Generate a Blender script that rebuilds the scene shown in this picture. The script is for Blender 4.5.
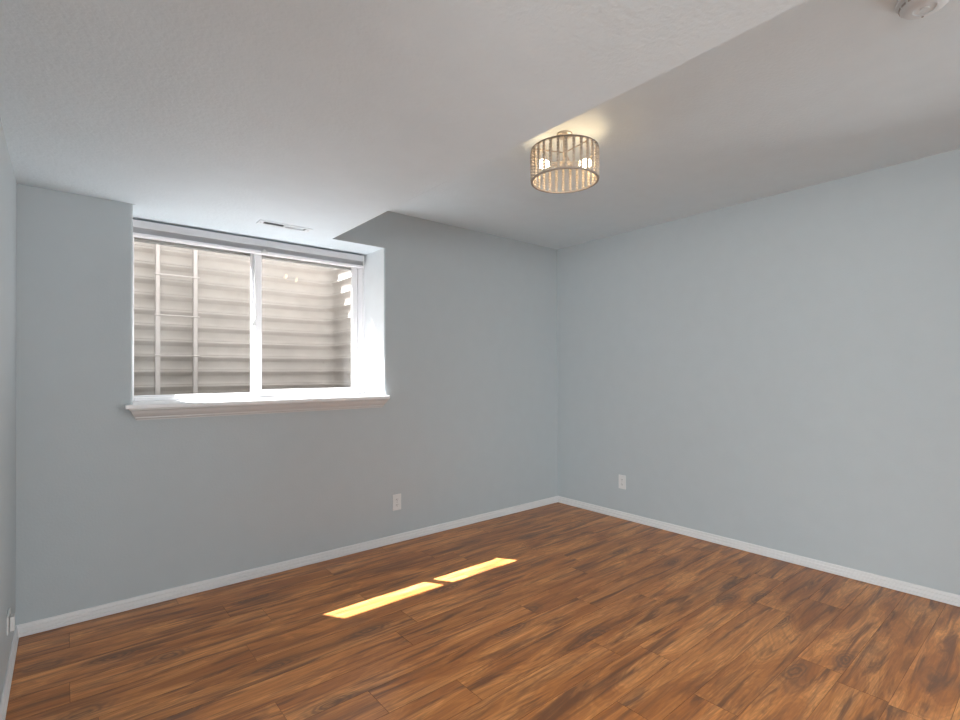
import bpy, bmesh, math, random
from mathutils import Vector, Matrix
random.seed(7)
C = bpy.context.scene
for o in list(bpy.data.objects): bpy.data.objects.remove(o)
col = C.collection
R = math.radians

# ------------------------------------------------------------------ camera
F, YAW, PITCH, ROLL = 500.85, 50.277, 0.3756, -0.1758
CX, CY = 479.92, 368.77
CAM = Vector((-3.6707, -3.2463, 1.2566))
cd = bpy.data.cameras.new('camera'); cam = bpy.data.objects.new('camera', cd); col.objects.link(cam)
cd.sensor_fit = 'HORIZONTAL'; cd.sensor_width = 36; cd.lens = F / 960 * 36
cd.shift_x = (480 - CX) / 960; cd.shift_y = (CY - 360) / 960
cd.clip_start = 0.02; cd.clip_end = 200
a, b, c = R(YAW), R(PITCH), R(ROLL)
fw = Vector((math.cos(a), math.sin(a), 0)); rt = Vector((math.sin(a), -math.cos(a), 0)); up = Vector((0, 0, 1))
fw, up = fw * math.cos(b) + up * math.sin(b), up * math.cos(b) - fw * math.sin(b)
rt, up = rt * math.cos(c) + up * math.sin(c), up * math.cos(c) - rt * math.sin(c)
M3 = Matrix((rt, up, -fw)).transposed()
cam.matrix_world = Matrix.Translation(CAM) @ M3.to_4x4()
C.camera = cam

# ------------------------------------------------------------------ world, sun, added area fills, exposure
w = bpy.data.worlds.new('sky'); C.world = w; w.use_nodes = True
wn = w.node_tree.nodes; wn['Background'].inputs[0].default_value = (0.86, 0.93, 1.0, 1)
wn['Background'].inputs[1].default_value = 1.95

sl = bpy.data.lights.new('sun', 'SUN'); sun = bpy.data.objects.new('sun', sl); col.objects.link(sun)
sl.energy = 35.0; sl.angle = R(0.5); sl.color = (1.0, 0.95, 0.98)
sun.rotation_euler = Vector((0.64, -1.0, -1.625)).to_track_quat('-Z', 'Y').to_euler()
sun.location = (-5, 4, 8)

al = bpy.data.lights.new('hall_fill', 'AREA'); hall = bpy.data.objects.new('hall_fill', al); col.objects.link(hall)  # unseen area light added as main room fill, not a known lamp
al.shape = 'RECTANGLE'; al.size = 2.6; al.size_y = 1.8; al.energy = 385; al.color = (0.95, 0.985, 1.0)
hall.location = (-6.6, -6.6, 1.45)
hall.rotation_euler = Vector((1.25, 1, 0.0)).to_track_quat('-Z', 'Z').to_euler()

bl_ = bpy.data.lights.new('hall_fill', 'AREA'); hall2 = bpy.data.objects.new('hall_fill', bl_); col.objects.link(hall2)  # second added fill, aimed at the window wall from behind
bl_.shape = 'RECTANGLE'; bl_.size = 1.3; bl_.size_y = 1.6; bl_.energy = 66; bl_.color = (0.96, 0.985, 1.0)
hall2.location = (-3.4, -7.0, 1.4)
hall2.rotation_euler = Vector((0.12, 1, -0.02)).to_track_quat('-Z', 'Z').to_euler()

cl_ = bpy.data.lights.new('side_room_fill', 'AREA'); hall3 = bpy.data.objects.new('side_room_fill', cl_); col.objects.link(hall3)  # fill added through the right opening to lift the left wall
cl_.shape = 'RECTANGLE'; cl_.size = 1.6; cl_.size_y = 1.7; cl_.energy = 132; cl_.color = (0.95, 0.985, 1.0)
hall3.location = (2.0, -5.0, 1.2)
hall3.rotation_euler = Vector((-1.25, 1, -0.04)).to_track_quat('-Z', 'Z').to_euler()

C.view_settings.view_transform = 'Standard'; C.view_settings.look = 'None'
C.view_settings.exposure = 0.03; C.view_settings.gamma = 1.0; C.view_settings.use_curve_mapping = False

# ------------------------------------------------------------------ materials
def new_mat(name):
    m = bpy.data.materials.new(name); m.use_nodes = True
    nt = m.node_tree; return m, nt, nt.nodes['Principled BSDF']
def link(nt, a, b): nt.links.new(a, b)
def node(nt, t, **kw):
    n = nt.nodes.new(t)
    for k, v in kw.items():
        if k in n.inputs: n.inputs[k].default_value = v
        else: setattr(n, k, v)
    return n
def bumpy(nt, p, scale, strength, dist=0.002, detail=3, coord='Object'):
    tc = node(nt, 'ShaderNodeTexCoord')
    nz = node(nt, 'ShaderNodeTexNoise', Scale=scale, Detail=detail, Roughness=0.55)
    link(nt, tc.outputs[coord], nz.inputs['Vector'])
    bp = node(nt, 'ShaderNodeBump', Strength=strength, Distance=dist)
    link(nt, nz.outputs['Fac'], bp.inputs['Height']); link(nt, bp.outputs['Normal'], p.inputs['Normal'])
    return nz
def simple(name, colr, rough=0.5, metal=0.0, bump=None):
    m, nt, p = new_mat(name)
    p.inputs['Base Color'].default_value = (*colr, 1); p.inputs['Roughness'].default_value = rough
    p.inputs['Metallic'].default_value = metal
    # slight procedural unevenness so no surface is a dead flat colour
    tc = node(nt, 'ShaderNodeTexCoord'); nz = node(nt, 'ShaderNodeTexNoise', Scale=9.0, Detail=2.0)
    link(nt, tc.outputs['Object'], nz.inputs['Vector'])
    mx = node(nt, 'ShaderNodeMix', data_type='RGBA')
    mx.inputs[6].default_value = (*[v * .97 for v in colr], 1); mx.inputs[7].default_value = (*[min(1, v * 1.03) for v in colr], 1)
    link(nt, nz.outputs['Fac'], mx.inputs[0]); link(nt, mx.outputs[2], p.inputs['Base Color'])
    if bump:
        n2 = node(nt, 'ShaderNodeTexNoise', Scale=bump[0], Detail=3.0); link(nt, tc.outputs['Object'], n2.inputs['Vector'])
        bp = node(nt, 'ShaderNodeBump', Strength=bump[1], Distance=bump[2] if len(bump) > 2 else 0.002)
        link(nt, n2.outputs['Fac'], bp.inputs['Height']); link(nt, bp.outputs['Normal'], p.inputs['Normal'])
    return m
M = {}
M['wall'] = simple('pale_blue_paint', (0.452, 0.499, 0.518), 0.55, bump=(95, 0.22, 0.003))
M['ceiling'] = simple('ceiling_white', (0.70, 0.795, 0.845), 0.6, bump=(70, 0.55, 0.003))
M['added_wall'] = simple('added_room_paint', (0.52, 0.52, 0.52), 0.6)  # paint of the unseen rooms added for the fill
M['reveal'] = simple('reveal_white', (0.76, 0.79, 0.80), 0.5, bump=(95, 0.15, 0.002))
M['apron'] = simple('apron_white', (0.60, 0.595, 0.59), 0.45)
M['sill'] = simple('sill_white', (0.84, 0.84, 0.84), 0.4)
M['trim'] = simple('trim_white', (0.72, 0.72, 0.72), 0.35)
M['vinyl'] = simple('window_vinyl', (0.84, 0.84, 0.85), 0.3)
M['blind'] = simple('blind_white', (0.62, 0.63, 0.645), 0.6)
M['plastic'] = simple('white_plastic', (0.70, 0.70, 0.69), 0.35)
M['detector'] = simple('detector_plastic', (0.66, 0.72, 0.75), 0.45)
M['dark'] = simple('dark_slot', (0.02, 0.02, 0.02), 0.7)
M['grey'] = simple('grey_plastic', (0.35, 0.35, 0.35), 0.5)
M['vent'] = simple('vent_enamel', (0.72, 0.79, 0.83), 0.4)
M['ladder'] = simple('ladder_paint', (0.58, 0.53, 0.50), 0.5)
M['bead'] = simple('whitewashed_wood', (0.52, 0.45, 0.37), 0.6)
M['ring'] = simple('lamp_ring', (0.30, 0.26, 0.22), 0.5)
M['nickel'] = simple('lamp_metal', (0.55, 0.5, 0.45), 0.35, 0.6)
M['concrete'] = simple('concrete', (0.45, 0.44, 0.42), 0.9, bump=(40, .4))
M['gravel'] = simple('gravel', (0.36, 0.33, 0.29), 0.95, bump=(60, 1.0, .02))

# glass: thin clear pane, clear straight through with a fresnel reflection
m, nt, p = new_mat('window_glass'); nt.nodes.remove(p)
tr = node(nt, 'ShaderNodeBsdfTransparent', Color=(0.96, 0.975, 0.97, 1)); gl = node(nt, 'ShaderNodeBsdfGlossy', Roughness=0.01)
lw = node(nt, 'ShaderNodeLayerWeight', Blend=0.5); mx = node(nt, 'ShaderNodeMixShader')
pw = node(nt, 'ShaderNodeMath', operation='POWER'); link(nt, lw.outputs['Facing'], pw.inputs[0]); pw.inputs[1].default_value = 5.0
ma = node(nt, 'ShaderNodeMath', operation='MULTIPLY_ADD'); link(nt, pw.outputs[0], ma.inputs[0]); ma.inputs[1].default_value = .55; ma.inputs[2].default_value = .018
link(nt, ma.outputs[0], mx.inputs[0]); link(nt, tr.outputs[0], mx.inputs[1]); link(nt, gl.outputs[0], mx.inputs[2])
link(nt, mx.outputs[0], nt.nodes['Material Output'].inputs['Surface']); M['glass'] = m

# sheer cream liner inside the lamp
m, nt, p = new_mat('lamp_liner'); nt.nodes.remove(p)
tr = node(nt, 'ShaderNodeBsdfTransparent'); tl = node(nt, 'ShaderNodeBsdfTranslucent', Color=(0.9, 0.84, 0.74, 1)); df = node(nt, 'ShaderNodeBsdfDiffuse', Color=(0.9, 0.84, 0.74, 1))
m1 = node(nt, 'ShaderNodeMixShader', Fac=0.5); m2 = node(nt, 'ShaderNodeMixShader', Fac=0.2)
link(nt, tl.outputs[0], m1.inputs[1]); link(nt, df.outputs[0], m1.inputs[2]); link(nt, tr.outputs[0], m2.inputs[1]); link(nt, m1.outputs[0], m2.inputs[2])
link(nt, m2.outputs[0], nt.nodes['Material Output'].inputs['Surface']); M['liner'] = m
# bulb
m, nt, p = new_mat('bulb_glow'); p.inputs['Base Color'].default_value = (1, .9, .75, 1)
p.inputs['Emission Color'].default_value = (1.0, 0.72, 0.42, 1); p.inputs['Emission Strength'].default_value = 34; M['bulb'] = m

# galvanised steel of the window well, beige with rust flecks
m, nt, p = new_mat('well_steel')
tc = node(nt, 'ShaderNodeTexCoord')
n1 = node(nt, 'ShaderNodeTexNoise', Scale=3.0, Detail=5.0, Roughness=0.6); link(nt, tc.outputs['Object'], n1.inputs['Vector'])
r1 = node(nt, 'ShaderNodeValToRGB'); r1.color_ramp.elements[0].position = .3; r1.color_ramp.elements[1].position = .72
r1.color_ramp.elements[0].color = (0.40, 0.365, 0.33, 1); r1.color_ramp.elements[1].color = (0.51, 0.465, 0.425, 1)
link(nt, n1.outputs['Fac'], r1.inputs[0])
n2 = node(nt, 'ShaderNodeTexNoise', Scale=26.0, Detail=3.0, Roughness=0.5); link(nt, tc.outputs['Object'], n2.inputs['Vector'])
r2 = node(nt, 'ShaderNodeValToRGB'); r2.color_ramp.elements[0].position = .745; r2.color_ramp.elements[1].position = .775
link(nt, n2.outputs['Fac'], r2.inputs[0])
mx = node(nt, 'ShaderNodeMix', data_type='RGBA'); mx.inputs[7].default_value = (0.17, 0.12, 0.08, 1)
link(nt, r2.outputs[0], mx.inputs[0]); link(nt, r1.outputs[0], mx.inputs[6]); link(nt, mx.outputs[2], p.inputs['Base Color'])
p.inputs['Roughness'].default_value = 0.55; p.inputs['Metallic'].default_value = 0.1
M['steel'] = m

# wood laminate; UV = metres along and across each plank, "plank" = random per plank
m, nt, p = new_mat('wood_laminate')
uv = node(nt, 'ShaderNodeUVMap', uv_map='UVMap'); pk = node(nt, 'ShaderNodeAttribute', attribute_name='plank')
def mapv(sx, sy, off=0.0):
    mp = node(nt, 'ShaderNodeMapping'); mp.inputs['Scale'].default_value = (sx, sy, 1)
    mp.inputs['Location'].default_value = (off, off * .7, off * 1.3)
    link(nt, uv.outputs[0], mp.inputs['Vector']); return mp
def noise(src, scale, detail, rough, dist=0.0):
    n = node(nt, 'ShaderNodeTexNoise', Scale=scale, Detail=detail, Roughness=rough, Distortion=dist)
    link(nt, src, n.inputs['Vector']); return n
def math_(op, x, y=None, z=None):
    n = node(nt, 'ShaderNodeMath', operation=op)
    for i, v in enumerate((x, y, z)):
        if v is None: continue
        if isinstance(v, (int, float)): n.inputs[i].default_value = v
        else: link(nt, v, n.inputs[i])
    return n.outputs[0]
def ramp(src, stops, interp='LINEAR'):
    r = node(nt, 'ShaderNodeValToRGB'); r.color_ramp.interpolation = interp
    while len(r.color_ramp.elements) < len(stops): r.color_ramp.elements.new(.5)
    for e, (pos, cl) in zip(r.color_ramp.elements, stops):
        e.position = pos; e.color = (*cl, 1) if len(cl) == 3 else cl
    link(nt, src, r.inputs[0]); return r.outputs[0]
def mixc(fac, A, B, blend='MIX'):
    n = node(nt, 'ShaderNodeMix', data_type='RGBA', blend_type=blend)
    for i, v in ((0, fac), (6, A), (7, B)):
        if isinstance(v, tuple): n.inputs[i].default_value = (*v, 1)
        elif isinstance(v, (int, float)): n.inputs[i].default_value = v
        else: link(nt, v, n.inputs[i])
    return n.outputs[2]
big = noise(mapv(1.0, 5.5).outputs[0], 1.5, 3, .55, .9)            # broad figure
tone = ramp(big.outputs['Fac'], [(.36, (0.19, 0.074, 0.028)), (.50, (0.285, 0.122, 0.048)), (.63, (0.37, 0.175, 0.074))])
ring = math_('SINE', math_('MULTIPLY', big.outputs['Fac'], 95.0))    # contour lines of the figure: cathedral grain
ringf = math_('MULTIPLY', math_('ADD', ring, 1.0), .5)
tone = mixc(math_('MULTIPLY', ringf, .28), tone, (0.13, 0.05, 0.02))
streak = noise(mapv(0.85, 10.0, 3.1).outputs[0], 2.3, 6, .60, .9)      # dark heartwood patches
dk = ramp(streak.outputs['Fac'], [(.495, (0, 0, 0)), (.56, (.45, .45, .45)), (.645, (1, 1, 1))])
tone = mixc(math_('MULTIPLY', dk, .86), tone, (0.060, 0.027, 0.015))
fine = noise(mapv(3.0, 62.0, 5.7).outputs[0], 2.0, 5, .7, .3)
tone = mixc(ramp(fine.outputs['Fac'], [(.36, (.48, .48, .48)), (.60, (0, 0, 0))]), tone, (0.11, 0.043, 0.018))
# knots
wob = noise(mapv(5.0, 16.0, 2.2).outputs[0], 1.0, 3, .6)
vadd = node(nt, 'ShaderNodeVectorMath', operation='MULTIPLY_ADD'); link(nt, wob.outputs['Color'], vadd.inputs[0]); vadd.inputs[1].default_value = (.28, .28, 0); link(nt, mapv(1.9, 5.0, 9.3).outputs[0], vadd.inputs[2])
vor = node(nt, 'ShaderNodeTexVoronoi', Scale=1.0, Randomness=0.9); link(nt, vadd.outputs[0], vor.inputs['Vector'])
kd = ramp(vor.outputs['Distance'], [(.0, (1, 1, 1)), (.13, (.8, .8, .8)), (.30, (0, 0, 0))])
krg = math_('MULTIPLY', math_('ADD', math_('SINE', math_('MULTIPLY', vor.outputs['Distance'], 95.0)), 2.6), .28)
tone = mixc(math_('MULTIPLY', math_('MULTIPLY', kd, krg), .95), tone, (0.060, 0.030, 0.018))
hs = node(nt, 'ShaderNodeHueSaturation', Saturation=1.08)
link(nt, tone, hs.inputs['Color'])
link(nt, math_('ADD', math_('MULTIPLY', pk.outputs['Fac'], .36), 2.10), hs.inputs['Value'])
link(nt, hs.outputs[0], p.inputs['Base Color'])
link(nt, math_('ADD', math_('MULTIPLY', fine.outputs['Fac'], .12), .27), p.inputs['Roughness'])
bp = node(nt, 'ShaderNodeBump', Strength=.12, Distance=.001); link(nt, fine.outputs['Fac'], bp.inputs['Height']); link(nt, bp.outputs[0], p.inputs['Normal'])
M['wood'] = m
M['groove'] = simple('plank_groove', (0.13, 0.06, 0.028), 0.6)

# ------------------------------------------------------------------ mesh helpers
def box(bm, x0, x1, y0, y1, z0, z1, bev=0.0, seg=2):
    r = bmesh.ops.create_cube(bm, size=1.0)
    vs = r['verts']
    for v in vs:
        v.co = Vector(((x0 + x1) / 2 + v.co.x * (x1 - x0), (y0 + y1) / 2 + v.co.y * (y1 - y0), (z0 + z1) / 2 + v.co.z * (z1 - z0)))
    if bev > 0:
        es = list({e for v in vs for e in v.link_edges})
        bmesh.ops.bevel(bm, geom=es, offset=bev, segments=seg, affect='EDGES', profile=0.5)
    return vs
def bx(*args, **kw):
    bm = bmesh.new(); box(bm, *args, **kw); return bm
def tube(bm, p0, p1, r, n=10, cap=True):
    p0, p1 = Vector(p0), Vector(p1); d = (p1 - p0)
    q = d.to_track_quat('Z', 'Y').to_matrix()
    rings = []
    for P in (p0, p1):
        rings.append([bm.verts.new(P + q @ Vector((r * math.cos(2 * math.pi * i / n), r * math.sin(2 * math.pi * i / n), 0))) for i in range(n)])
    for i in range(n):
        bm.faces.new((rings[0][i], rings[0][(i + 1) % n], rings[1][(i + 1) % n], rings[1][i]))
    if cap: bm.faces.new(rings[0][::-1]); bm.faces.new(rings[1])
def lathe(bm, prof, n=32, center=(0, 0, 0), closed=False):
    c0 = Vector(center); rings = []
    for (r, z) in prof:
        if r < 1e-6: rings.append([bm.verts.new(c0 + Vector((0, 0, z)))] * n)
        else: rings.append([bm.verts.new(c0 + Vector((r * math.cos(2 * math.pi * i / n), r * math.sin(2 * math.pi * i / n), z))) for i in range(n)])
    pairs = list(zip(rings[:-1], rings[1:])) + ([(rings[-1], rings[0])] if closed else [])
    for A, B in pairs:
        for i in range(n):
            f = []
            for v in (A[i], A[(i + 1) % n], B[(i + 1) % n], B[i]):
                if v not in f: f.append(v)
            if len(f) >= 3:
                try: bm.faces.new(f)
                except ValueError: pass
def loft(bm, rings, cap=True):
    V = [[bm.verts.new(q) for q in r] for r in rings]; n = len(V[0])
    for A, B in zip(V[:-1], V[1:]):
        for i in range(n): bm.faces.new((A[i], A[(i + 1) % n], B[(i + 1) % n], B[i]))
    if cap: bm.faces.new(V[0][::-1]); bm.faces.new(V[-1])
def obj(name, bm, mat, parent=None, smooth=False, loc=None):
    bmesh.ops.recalc_face_normals(bm, faces=bm.faces[:])
    me = bpy.data.meshes.new(name); bm.to_mesh(me); bm.free()
    me.materials.append(mat)
    if smooth:
        for q in me.polygons: q.use_smooth = True
        try: me.set_sharp_from_angle(angle=R(40))
        except Exception: pass
    o = bpy.data.objects.new(name, me); col.objects.link(o)
    if parent: o.parent = parent
    if loc: o.location = loc
    return o
def tag(o, label=None, cat=None, group=None, kind=None):
    if label: o['label'] = label
    if cat: o['category'] = cat
    if group: o['group'] = group
    if kind: o['kind'] = kind
    return o
def empty(name, loc, label=None, cat=None, group=None, kind=None):
    o = bpy.data.objects.new(name, None); col.objects.link(o); o.location = loc; o.empty_display_size = .05
    return tag(o, label, cat, group, kind)

# ------------------------------------------------------------------ dimensions
XL = -3.845; H = 2.44; ZS = 2.163; XS = -2.268; YB = -4.6      # left wall, ceiling, soffit underside, soffit edge, rear wall
RX0, RX1 = -3.386, -1.876                                       # window recess
ZST = 1.089                                                     # stool top
YO = 0.444                                                      # outside face of the window wall

# ------------------------------------------------------------------ floor of planks
PW = 0.1665; S0 = -0.1039; PL = 1.27
known = {1: -3.648, 2: -3.009, 4: -3.65, 7: -2.43, 8: -1.778, 9: -2.745, 10: -2.435, 11: -1.773, 14: -1.78, 16: -1.262}
bm = bmesh.new(); uvl = bm.loops.layers.uv.new('UVMap'); att = bm.faces.layers.float.new('plank')
G = 0.0006; DP = 0.0015
prow = {}
k = 0
while True:
    y1 = S0 - PW * (k - 1); y0 = y1 - PW
    if y1 < YB: break
    y1c, y0c = min(y1, 0.0), max(y0, YB)
    j = known.get(k, -3.6 + random.random() * PL)
    while j > XL: j -= PL
    x = j
    while x < 0:
        xa, xb = max(x, XL), min(x + PL, 0.0)
        if xb - xa > 0.003 and y1c - y0c > .003:
            ou, ov, rv = random.uniform(0, 60), random.uniform(0, 60), random.random()
            ins = G
            top = [(xa + ins, y0c + ins), (xb - ins, y0c + ins), (xb - ins, y1c - ins), (xa + ins, y1c - ins)]
            bot = [(xa + .0002, y0c + .0002), (xb - .0002, y0c + .0002), (xb - .0002, y1c - .0002), (xa + .0002, y1c - .0002)]
            vt = [bm.verts.new((q[0], q[1], 0)) for q in top]; vb = [bm.verts.new((q[0], q[1], -DP)) for q in bot]
            fs = [(bm.faces.new(vt), 0)]
            for i in range(4): fs.append((bm.faces.new((vb[i], vb[(i + 1) % 4], vt[(i + 1) % 4], vt[i])), 1))
            for f, mi in fs:
                f.material_index = mi; f[att] = rv
                for l in f.loops: l[uvl].uv = (l.vert.co.x - x + ou, l.vert.co.y - y0 + ov)
        x += PL
    k += 1
for v in box(bm, XL, 0, YB, 0, -.12, -DP): pass
for f in bm.faces:
    if f.calc_center_median().z < -DP - .001 or f.calc_area() > 3: f.material_index = 1
me = bpy.data.meshes.new('floor'); bmesh.ops.recalc_face_normals(bm, faces=bm.faces[:]); bm.to_mesh(me); bm.free()
me.materials.append(M['wood']); me.materials.append(M['groove'])
floor = bpy.data.objects.new('floor', me); col.objects.link(floor)
tag(floor, 'brown walnut plank laminate floor with dark streaks and knots', 'floor', kind='structure')

# ------------------------------------------------------------------ walls and ceilings
TOP = 2.62
def fillet(x, z, cx, cz, r, n=5): pass
# window wall: face with a recess, softened recess edges
bm = bmesh.new()
xs = [XL - .15, RX0, RX1, .15]; zs = [0 - .1, ZST - .025, ZS, TOP]
for i in range(3):
    for j in range(3):
        if i == 1 and j == 1: continue
        box(bm, xs[i], xs[i + 1], 0.0, YO, zs[j], zs[j + 1])
bmesh.ops.remove_doubles(bm, verts=bm.verts[:], dist=1e-5)
# drop interior shared faces
seen = {}
for f in bm.faces[:]:
    key = tuple(sorted(v.index for v in f.verts)); 
bm.verts.index_update()
for f in bm.faces[:]:
    seen.setdefault(tuple(sorted(v.index for v in f.verts)), []).append(f)
dele = [f for fl in seen.values() if len(fl) > 1 for f in fl]
bmesh.ops.delete(bm, geom=dele, context='FACES')
be = []
for e in bm.edges:
    A, B = e.verts[0].co, e.verts[1].co
    if abs(A.y) < 1e-5 and abs(B.y) < 1e-5:
        if abs(A.x - B.x) < 1e-5 and (abs(A.x - RX0) < 1e-4 or abs(A.x - RX1) < 1e-4) and min(A.z, B.z) > ZST - .05 and max(A.z, B.z) < ZS + .01: be.append(e)
bmesh.ops.bevel(bm, geom=be, offset=.014, segments=4, affect='EDGES', profile=.5)
me_faces = bm.faces
bm.faces.ensure_lookup_table()
for f in bm.faces:
    cpt = f.calc_center_median()
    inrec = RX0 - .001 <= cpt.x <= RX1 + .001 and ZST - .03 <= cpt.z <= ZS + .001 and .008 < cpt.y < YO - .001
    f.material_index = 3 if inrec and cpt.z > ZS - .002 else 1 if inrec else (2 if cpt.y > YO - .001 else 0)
wb = obj('wall_window', bm, M['wall']); wb.data.materials.append(M['reveal']); wb.data.materials.append(M['concrete']); wb.data.materials.append(M['ceiling'])
tag(wb, 'pale blue grey painted wall holding the window', 'wall', kind='structure')
# outer lip of the foundation round the window
bm = bmesh.new()
box(bm, RX0, RX1, .412, YO, 2.06, ZS); box(bm, RX0, RX1, .412, YO, 1.0, 1.10)
tag(obj('trim_1', bm, M['concrete']), 'concrete lintel and ledge outside the window frame', 'trim', kind='structure')

YR = -3.18  # right wall ends here so the added side fill gets in
tag(obj('trim_2', bx(0, .15, YB, YR, 2.02, TOP), M['wall']), 'pale blue grey header added over the side room opening to block light', 'trim', kind='structure')  # header added to keep the side fill off the ceiling
tag(obj('wall_right', bx(0, .15, YR, 0.0, -.1, TOP), M['wall']), 'pale blue grey blank wall with one outlet', 'wall', kind='structure')
YL = -3.15; XR = -2.55                                          # rear left corner left open for fill light from the added hall
tag(obj('wall_left', bx(XL - .15, XL, YL, 0.0, -.1, TOP), M['wall']), 'pale blue grey wall sliver at the left edge', 'wall', kind='structure')
tag(obj('wall_rear', bx(XR, 0, YB - .12, YB, -.1, TOP), M['wall']), 'pale blue grey wall behind the viewer', 'wall', kind='structure')
# unseen side room on the right, added to house a fill light
bm = bmesh.new()
box(bm, 3.2, 3.3, -6.3, YR, -.12, TOP); box(bm, .15, 3.2, YR, YR + .1, -.12, TOP); box(bm, 0, 3.2, -6.4, -6.3, -.12, TOP); box(bm, -.1, 0, -6.3, YB - .12, -.12, TOP)
tag(obj('wall_added_side_room', bm, M['added_wall']), 'white walls of the added side room behind the viewer on the right', 'wall', kind='structure')
bm = bmesh.new(); box(bm, 0, 3.2, -6.3, YR, -.12, -.001)
tag(obj('floor_added_side_room', bm, M['groove']), 'brown floor of the added side room behind the viewer', 'floor', kind='structure')
bm = bmesh.new(); box(bm, 0, 3.2, -6.3, YR, H, TOP)
tag(obj('ceiling_added_side_room', bm, M['ceiling']), 'white ceiling of the added side room behind the viewer', 'ceiling', kind='structure')
# unseen hall added beyond the open corner for fill light and bounce
HX, HY = -7.6, -7.6
bm = bmesh.new()
box(bm, HX - .1, HX, HY, YL, -.12, TOP); box(bm, HX, XR + .12, HY - .1, HY, -.12, TOP)
box(bm, HX, XL - .15, YL, YL + .1, -.12, TOP); box(bm, XR, XR + .12, HY, YB - .12, -.12, TOP)
tag(obj('wall_added_hall', bm, M['added_wall']), 'white walls of the added hall behind the viewer', 'wall', kind='structure')
bm = bmesh.new(); box(bm, HX, XL, HY, YL, -.12, -.001); box(bm, XL, XR, HY, YB, -.12, -.001)
tag(obj('floor_added_hall', bm, M['groove']), 'brown floor of the added hall behind the viewer', 'floor', kind='structure')
bm = bmesh.new(); box(bm, HX, XL, HY, YL, H, TOP); box(bm, XL, XR, HY, YB, H, TOP)
tag(obj('ceiling_added_hall', bm, M['ceiling']), 'white ceiling of the added hall behind the viewer', 'ceiling', kind='structure')
tag(obj('ceiling', bx(XS - .05, 0.0, YB, 0.0, H, TOP), M['ceiling']), 'white textured upper ceiling with the beaded lamp', 'ceiling', kind='structure')
VX, VY, VA, VB = -2.622, -.105, .126, .027
bm = bmesh.new()
box(bm, XL, VX - VA, YB, 0.0, ZS, TOP); box(bm, VX - VA, VX + VA, YB, VY - VB, ZS, TOP); box(bm, VX - VA, VX + VA, VY + VB, 0.0, ZS, TOP)
box(bm, VX - VA, VX + VA, VY - VB, VY + VB, ZS + .09, TOP)
box(bm, VX + VA, XS - .006, YB, 0.0, ZS, TOP); box(bm, XS - .006, XS, YB, 0.0, ZS + .006, TOP)
loft(bm, [[Vector((XS - .006, y, ZS)), Vector((XS - .0018, y, ZS + .0018)), Vector((XS, y, ZS + .006)), Vector((XS - .006, y, ZS + .006))] for y in (YB, 0.0)])
tag(obj('ceiling_soffit', bm, M['ceiling']), 'lowered white textured soffit in front of the window', 'ceiling', kind='structure')
# house wall above ground outside, so the sky enters only through the well
tag(obj('wall_outside', bx(XL - .15, .15, .20, YO, TOP, 3.0), M['concrete']), 'outside house wall above the window', 'wall', kind='structure')

# baseboards: moulded profile (protrusion, height)
BB = [(0.0, 0.0), (.0135, 0.0), (.0135, .017), (.0095, .0195), (.0095, .0225), (.0115, .025), (.0105, .037), (.0065, .0395), (.0065, .0425), (.0085, .0445), (.0065, .0545), (.0035, .058), (0.0, .058)]
def baseboard(name, A, B, n, mA, mB, label):
    # A->B along the wall foot, n = direction into the room, mitre factors at the ends
    A, B, n = Vector(A), Vector(B), Vector(n); d = (B - A).normalized()
    bm = bmesh.new()
    loft(bm, [[A + n * q + Vector((0, 0, z)) + d * q * mA for q, z in BB], [B + n * q + Vector((0, 0, z)) - d * q * mB for q, z in BB]])
    tag(obj(name, bm, M['trim']), label, 'baseboard', kind='structure')
baseboard('baseboard_window', (XL, 0, 0.003), (0, 0, 0.003), (0, -1, 0), 1, 1, 'white moulded baseboard under the window wall')
baseboard('baseboard_right', (0, 0, 0.003), (0, YR, 0.003), (-1, 0, 0), 1, 0, 'white moulded baseboard along the right wall')
baseboard('baseboard_left', (XL, YL, 0.003), (XL, 0, 0.003), (1, 0, 0), 0, 1, 'white moulded baseboard along the left wall')

# ------------------------------------------------------------------ window
win = empty('window_1', ((RX0 + RX1) / 2, .35, ZST), 'white vinyl sliding basement window in the deep recess', 'window', kind='structure')
def L(bm, o=win):
    bmesh.ops.translate(bm, verts=bm.verts[:], vec=-o.location); return bm
FY0, FY1 = .33, .412
bm = bmesh.new()                                    # outer frame
box(bm, RX0, RX0 + .034, FY0, FY1, ZST, ZS, .003); box(bm, RX1 - .046, RX1, FY0, FY1, ZST, ZS, .003)
box(bm, RX0 + .034, RX1 - .046, FY0, FY1, ZST, ZST + .022, .003); box(bm, RX0 + .034, RX1 - .046, FY0, FY1, 2.105, ZS, .003)
box(bm, RX0 + .034, -2.68, .37, FY1, ZST + .020, ZST + .032, .002)
box(bm, RX1 - .012, RX1, FY0 - .012, FY0, ZST, ZS, .002)
obj('window_frame', L(bm), M['vinyl'], win)
bm = bmesh.new(); box(bm, -2.687, -2.670, .366, .405, ZST + .03, 2.105, .003)
obj('meeting_stile', L(bm), M['vinyl'], win)
obj('glass_pane', L(bx(RX0 + .034, -2.687, .383, .387, ZST + .030, 2.105)), M['glass'], win)
bm = bmesh.new()                                    # sliding sash
SX0, SX1 = -2.676, RX1 - .050
box(bm, SX0, SX0 + .045, .334, .362, ZST + .020, 2.105, .003); box(bm, SX1 - .040, SX1, .334, .362, ZST + .020, 2.105, .003)
box(bm, SX0 + .045, SX1 - .04, .334, .362, ZST + .020, ZST + .052, .003); box(bm, SX0 + .045, SX1 - .04, .334, .362, 2.075, 2.105, .003)
box(bm, SX0 - .002, SX0 + .006, .326, .336, ZST + .03, 2.10, .001)
obj('sash', L(bm), M['vinyl'], win)
obj('glass_pane', L(bx(SX0 + .045, SX1 - .04, .346, .350, ZST + .052, 2.075)), M['glass'], win)
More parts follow.
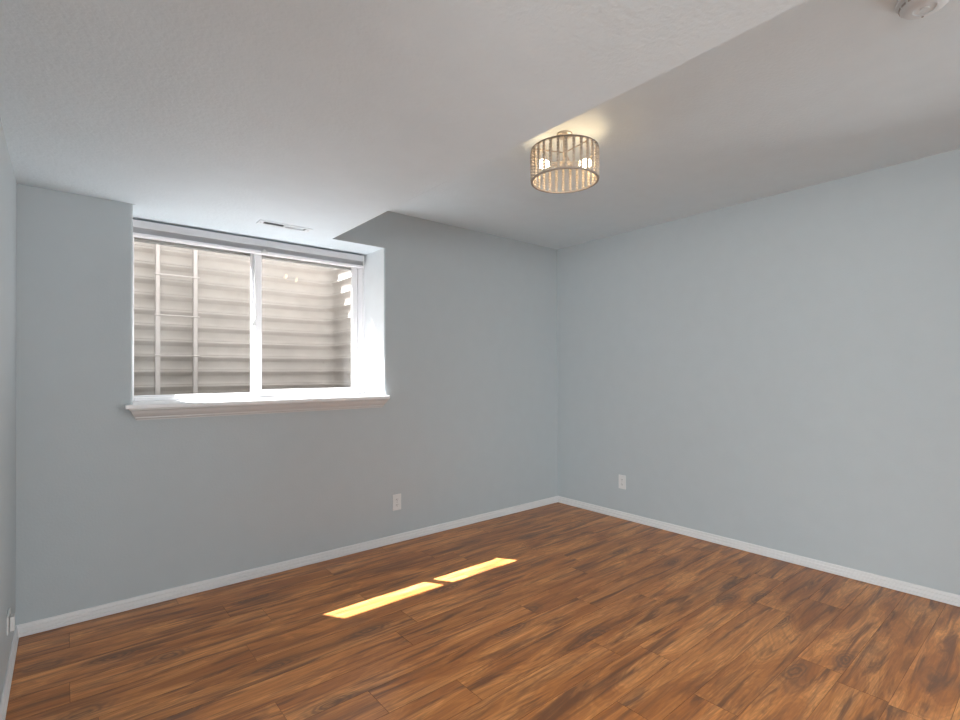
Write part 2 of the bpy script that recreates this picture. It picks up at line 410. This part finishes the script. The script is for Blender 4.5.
bm = bmesh.new(); box(bm, -2.697, -2.672, .318, .334, 1.575, 1.60, .002)
loft(bm, [[Vector((-2.690, .316, 1.598)), Vector((-2.680, .316, 1.598)), Vector((-2.680, .326, 1.598)), Vector((-2.690, .326, 1.598))],
          [Vector((-2.674, .318, 1.640)), Vector((-2.667, .318, 1.640)), Vector((-2.667, .326, 1.640)), Vector((-2.674, .326, 1.640))]])
obj('window_latch', L(bm), M['plastic'], win)
# stool and moulded apron below
bm = bmesh.new(); box(bm, RX0, RX1, .0, .335, ZST - .023, ZST)
box(bm, -3.425, -1.856, -.048, 0.0, ZST - .023, ZST, .006, 3)
obj('window_sill', L(bm), M['sill'], win)
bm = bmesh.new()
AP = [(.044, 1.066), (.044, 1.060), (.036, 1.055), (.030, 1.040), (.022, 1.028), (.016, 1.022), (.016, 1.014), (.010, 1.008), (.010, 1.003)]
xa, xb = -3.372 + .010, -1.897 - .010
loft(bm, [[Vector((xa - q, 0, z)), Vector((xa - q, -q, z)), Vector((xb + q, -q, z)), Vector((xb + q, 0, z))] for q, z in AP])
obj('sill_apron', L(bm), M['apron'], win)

# shade stacked at the window head
bl = empty('window_blind', (-2.64, .28, 2.10), 'white pleated blind raised and stacked at the window head', 'blind')
bm = bmesh.new(); box(bm, RX0 + .008, -1.908, .268, .318, 2.104, 2.150, .004); obj('head_rail', L(bm, bl), M['blind'], bl)
bm = bmesh.new()
nf = 9; pr = []
for i in range(nf * 2 + 1): pr.append((.276 - (.003 if i % 2 else -.001), 2.104 - i * (.030 / (nf * 2))))
loft(bm, [[Vector((x, q, z)) for q, z in pr] + [Vector((x, .310, 2.074)), Vector((x, .310, 2.104))] for x in (RX0 + .012, -1.913)])
obj('stacked_fabric', L(bm, bl), M['blind'], bl)
bm = bmesh.new(); box(bm, RX0 + .010, -1.911, .266, .314, 2.056, 2.074, .004); obj('bottom_rail', L(bm, bl), M['vinyl'], bl)
for x in (RX0 + .006, -1.908):
    bm = bmesh.new(); box(bm, x - .004, x + .004, .264, .320, 2.068, 2.151, .001); obj('end_cap', L(bm, bl), M['plastic'], bl)
bm = bmesh.new(); box(bm, -2.655, -2.615, .256, .266, 2.058, 2.074, .002); box(bm, -2.643, -2.627, .258, .267, 2.070, 2.084, .002); obj('lift_tab', L(bm, bl), M['plastic'], bl)

# ------------------------------------------------------------------ window well and ladder
WX0, WX1, WY, RC = -3.66, -1.755, 1.25, .13
RIM = 2.38; BOT = .86
plan = [(WX0, YO)]
plan += [(WX0 + RC - RC * math.cos(t), WY - RC + RC * math.sin(t)) for t in [math.pi / 2 * i / 12 for i in range(13)]]
plan += [(WX0 + RC + (WX1 - WX0 - 2 * RC) * i / 10, WY) for i in range(1, 10)]
plan += [(WX1 - RC + RC * math.sin(t), WY - RC + RC * math.cos(t)) for t in [math.pi / 2 * i / 12 for i in range(13)]]
plan += [(WX1, YO)]
P2 = [Vector(q) for q in plan]
nrm = []
for i in range(len(P2)):
    t = (P2[min(i + 1, len(P2) - 1)] - P2[max(i - 1, 0)]).normalized(); nrm.append(Vector((t.y, -t.x)))   # inward
PITCHZ, PH = .116, 1.369
cyc = [(-.020, 0.0), (-.016, .0025), (.008, .017), (.014, .0185), (.019, .017), (.024, .0105), (.0275, .0095), (.0300, .0120), (.034, .0095), (.046, .0025), (.056, 0.0)]
zz = []
for i in range(-6, 12):
    for dz, d in cyc: zz.append((PH + i * PITCHZ + dz, d))
zz = [q for q in zz if BOT < q[0] < RIM]
zz = [(BOT, 0.0)] + zz + [(RIM, 0.0), (RIM + .004, .012), (RIM - .002, .022)]
bm = bmesh.new(); grid = []
for z, d in zz: grid.append([bm.verts.new((P2[i].x + nrm[i].x * d, P2[i].y + nrm[i].y * d, z)) for i in range(len(P2))])
for A, B in zip(grid[:-1], grid[1:]):
    for i in range(len(A) - 1): bm.faces.new((A[i], A[i + 1], B[i + 1], B[i]))
bmesh.ops.translate(bm, verts=bm.verts[:], vec=(2.61, -YO, -BOT))
wl = obj('window_well', bm, M['steel'], smooth=True, loc=(-2.61, YO, BOT))
so = wl.modifiers.new('thick', 'SOLIDIFY'); so.thickness = .003; so.offset = 1
tag(wl, 'beige corrugated steel window well outside the glass', 'window well')
bm = bmesh.new(); bm.faces.new([bm.verts.new((q.x, q.y, BOT)) for q in P2])
r = bmesh.ops.extrude_face_region(bm, geom=bm.faces[:]); bmesh.ops.translate(bm, verts=[g for g in r['geom'] if isinstance(g, bmesh.types.BMVert)], vec=(0, 0, -.1))
tag(obj('ground_gravel', bm, M['gravel']), 'gravel bed at the bottom of the window well', 'ground', kind='structure')
bm = bmesh.new()
inn = [bm.verts.new((q.x - nrm[i].x * .01, q.y - nrm[i].y * .01, 2.28)) for i, q in enumerate(P2)]
out = [bm.verts.new((-2.61 + (q.x + 2.61) * 3.2, YO + (q.y - YO) * 4.5, 2.28)) for q in P2]
for i in range(len(P2) - 1): bm.faces.new((inn[i], inn[i + 1], out[i + 1], out[i]))
tag(obj('ground_yard', bm, M['gravel']), 'ground level around the window well', 'ground', kind='structure')

ld = empty('escape_ladder', (-3.01, 1.19, BOT), 'pale metal escape ladder fixed inside the window well', 'ladder')
LX = (-3.133, -2.885)
for x in LX:
    bm = bmesh.new(); box(bm, x - .0165, x + .0165, 1.150, 1.156, BOT, 2.40, .001)
    box(bm, x - .0165, x - .0135, 1.150, 1.175, BOT, 2.40); box(bm, x + .0135, x + .0165, 1.150, 1.175, BOT, 2.40)
    rl = obj('rail', L(bm, ld), M['ladder'], ld)
for z in (1.085, 1.388, 1.690, 1.995, 2.298):
    bm = bmesh.new(); tube(bm, (LX[0] - .022, 1.147, z), (LX[1] + .028, 1.147, z), .006, 10)
    obj('rung', L(bm, ld), M['ladder'], ld, smooth=True)
for x in LX:
    for z in (1.26, 1.86, 2.30):
        bm = bmesh.new(); tube(bm, (x, 1.154, z), (x, 1.222, z), .006, 8); tube(bm, (x, 1.146, z), (x, 1.152, z), .008, 8)
        obj('bolt', L(bm, ld), M['ladder'], ld)

# ------------------------------------------------------------------ vent register in the soffit
vt = empty('ceiling_vent', (-2.622, -.105, ZS), 'white metal louvred vent register in the soffit above the window', 'vent')
hx, hy = .157, .043
bm = bmesh.new(); z0, z1 = ZS - .0045, ZS - .0002
for (x0, x1, y0, y1) in ((-hx, hx, hy - .018, hy), (-hx, hx, -hy, -hy + .018), (-hx, -hx + .032, -hy + .018, hy - .018), (hx - .032, hx, -hy + .018, hy - .018), (-.006, .006, -hy + .018, hy - .018)):
    box(bm, VX + x0, VX + x1, VY + y0, VY + y1, z0, z1, .001)
obj('vent_frame', L(bm, vt), M['vent'], vt)
bm = bmesh.new()
e_ = .0006
box(bm, VX - VA + e_, VX + VA - e_, VY - VB + e_, VY - VB + .002, ZS, ZS + .085); box(bm, VX - VA + e_, VX + VA - e_, VY + VB - .002, VY + VB - e_, ZS, ZS + .085)
box(bm, VX - VA + e_, VX - VA + .002, VY - VB + .002, VY + VB - .002, ZS, ZS + .085); box(bm, VX + VA - .002, VX + VA - e_, VY - VB + .002, VY + VB - .002, ZS, ZS + .085)
box(bm, VX - VA + e_, VX + VA - e_, VY - VB + e_, VY + VB - e_, ZS + .085, ZS + .088)
obj('duct_collar', L(bm, vt), M['dark'], vt)
for side in (-1, 1):
    for i in range(10):
        x = VX + side * (.0125 + i * .0115); sh = .013 if side < 0 else -.013
        bm = bmesh.new()
        loft(bm, [[Vector((x - .0006, y, ZS - .003)), Vector((x + .0006, y, ZS - .003)), Vector((x + .0006 + sh, y, ZS + .010)), Vector((x - .0006 + sh, y, ZS + .010))] for y in (VY - hy + .019, VY + hy - .019)])
        obj('louvre', L(bm, vt), M['vent'], vt)
for x in (-hx + .013, hx - .013):
    bm = bmesh.new(); tube(bm, (vt.location.x + x, vt.location.y, ZS - .0044), (vt.location.x + x, vt.location.y, ZS - .0060), .0035, 10); obj('screw', L(bm, vt), M['grey'], vt)

# ------------------------------------------------------------------ outlets (built facing -y, then turned)
def outlet(loc, rz, label, side=False):
    t = empty('wall_outlet', loc, label, 'outlet', 'wall outlets'); t.rotation_euler = (0, R(90) if side else 0, rz)
    bm = bmesh.new(); box(bm, -.036, .036, -.006, 0, -.059, .059, .003, 3); obj('cover_plate', bm, M['plastic'], t)
    for s in (1, -1):
        bm = bmesh.new(); loft(bm, [[Vector((.0165 * math.cos(q) * 1.0, y, s * .0195 + max(-.0125, min(.0125, .0165 * math.sin(q))))) for q in [2 * math.pi * i / 24 for i in range(24)]] for y in (-.005, -.0078)])
        rc = obj('receptacle', bm, M['plastic'], t)
        for (x, hh) in ((-.0058, .0048), (.0058, .0038)):
            bm = bmesh.new(); box(bm, x - .0011, x + .0011, -.0082, -.0070, s * .0195 + .002 - hh, s * .0195 + .002 + hh); obj('slot', bm, M['dark'], rc)
        bm = bmesh.new(); tube(bm, (0, -.0082, s * .0195 - .0078), (0, -.007, s * .0195 - .0078), .0022, 10); obj('ground_hole', bm, M['dark'], rc)
    bm = bmesh.new(); tube(bm, (0, -.0055, 0), (0, -.0072, 0), .003, 12); obj('screw', bm, M['grey'], t)
    return t
outlet((-1.777, 0, .298), 0, 'white wall outlet low on the window wall right of the window')
outlet((0, -.728, .315), R(-90), 'white wall outlet low on the right wall near the corner')
outlet((XL, -.44, .246), R(90), 'white wall outlet at the left edge above the left baseboard', True)
pa = empty('plug_adapter', (XL, -.462, .246), 'small white plug block sticking out of the outlet on the left wall', 'plug')
bm = bmesh.new(); box(bm, .0088, .023, -.020, .020, -.029, .029, .003, 3); obj('body', bm, M['plastic'], pa)
bm = bmesh.new(); box(bm, .0083, .0095, -.021, .021, -.030, .030, .0004); obj('base', bm, M['grey'], pa)

# ------------------------------------------------------------------ ceiling lamp
lp = empty('ceiling_lamp', (-1.755, -1.605, H), 'round drum ceiling lamp of white washed wooden bead strands, lit', 'ceiling lamp')
RD = .163; ZB, ZT = 2.203 - H, 2.360 - H
bm = bmesh.new(); lathe(bm, [(0, 0), (.040, 0), (.040, -.009), (.033, -.014), (0, -.016)], 40); obj('canopy', bm, M['nickel'], lp, smooth=True)
bm = bmesh.new(); tube(bm, (0, 0, -.016), (0, 0, -.145), .008, 14); lathe(bm, [(0, -.138), (.026, -.140), (.030, -.150), (.026, -.162), (.010, -.170), (0, -.172)], 28); obj('stem', bm, M['bead'], lp, smooth=True)
def ringmesh(z0, z1, r0, r1):
    bm = bmesh.new(); lathe(bm, [(r0, z0), (r1, z0), (r1, z1), (r0, z1)], 72, closed=True); return bm
obj('top_ring', ringmesh(ZT - .007, ZT, RD - .006, RD + .004), M['ring'], lp)
obj('bottom_ring', ringmesh(ZB, ZB + .007, RD - .006, RD + .004), M['ring'], lp)
bm = bmesh.new(); lathe(bm, [(RD - .0105, ZB + .006), (RD - .0105, ZT - .006)], 72); obj('shade_liner', bm, M['liner'], lp, smooth=True)
for q in range(3):
    t = 2 * math.pi * q / 3 + .5
    bm = bmesh.new(); tube(bm, (.008 * math.cos(t), .008 * math.sin(t), ZT - .012), ((RD - .003) * math.cos(t), (RD - .003) * math.sin(t), ZT - .004), .003, 8); obj('spoke', bm, M['ring'], lp, smooth=True)
NS, NB = 28, 10
bm = bmesh.new(); hh = (ZT - ZB - .014) / NB
for i in range(NB):
    c0 = Vector((0, 0, ZB + .007 + hh * (i + .5)))
    r = bmesh.ops.create_uvsphere(bm, u_segments=10, v_segments=8, radius=.0079)
    for v in r['verts']: v.co = v.co + c0
tube(bm, (0, 0, ZB + .004), (0, 0, ZT - .004), .0014, 6)
for f in bm.faces: f.smooth = True
st = obj('bead_strand', bm, M['bead'], lp, smooth=True)
for i in range(NS):
    t = 2 * math.pi * (i + .35) / NS
    s = st if i == 0 else st.copy()
    if i: col.objects.link(s); s.parent = lp
    s.location = (RD * math.cos(t), RD * math.sin(t), 0)
ca = math.atan2(CAM.y + 1.605, CAM.x + 1.755)
for q in (97, -80):
    t = ca + R(q)
    d = Vector((math.cos(t), math.sin(t), 0))
    bm = bmesh.new(); tube(bm, d * .022 + Vector((0, 0, -.148)), d * .072 + Vector((0, 0, -.148)), .011, 12); sk = obj('socket', bm, M['nickel'], lp, smooth=True)
    bm = bmesh.new(); lathe(bm, [(0, .0), (.010, .001), (.013, .012), (.021, .030), (.023, .042), (.018, .056), (.009, .063), (0, .065)], 20)
    mt = Vector(d).to_track_quat('Z', 'Y').to_matrix().to_4x4(); mt.translation = d * .068 + Vector((0, 0, -.148))
    bmesh.ops.transform(bm, matrix=mt, verts=bm.verts[:]); obj('bulb', bm, M['bulb'], sk, smooth=True)

# ------------------------------------------------------------------ smoke detector
sd = empty('smoke_detector', (-1.575, -2.935, H), 'round white smoke detector on the upper ceiling', 'smoke detector')
bm = bmesh.new(); lathe(bm, [(0, 0), (.072, 0), (.072, -.008), (.066, -.012), (0, -.012)], 40); obj('base', bm, M['detector'], sd, smooth=True)
bm = bmesh.new(); lathe(bm, [(.060, -.011), (.064, -.014), (.062, -.026), (.052, -.036), (.030, -.039), (.028, -.036), (.012, -.036), (.010, -.039), (0, -.039)], 40); obj('cover', bm, M['detector'], sd, smooth=True)
for i in range(16):
    t = 2 * math.pi * i / 16
    bm = bmesh.new(); box(bm, .0605, .0640, -.008, .008, -.0235, -.0165); bmesh.ops.rotate(bm, verts=bm.verts[:], cent=(0, 0, 0), matrix=Matrix.Rotation(t, 3, 'Z')); obj('vent_slot', bm, M['grey'], sd)
bm = bmesh.new(); tube(bm, (.04, .012, -.0365), (.04, .012, -.0392), .003, 10); obj('indicator', bm, M['grey'], sd)
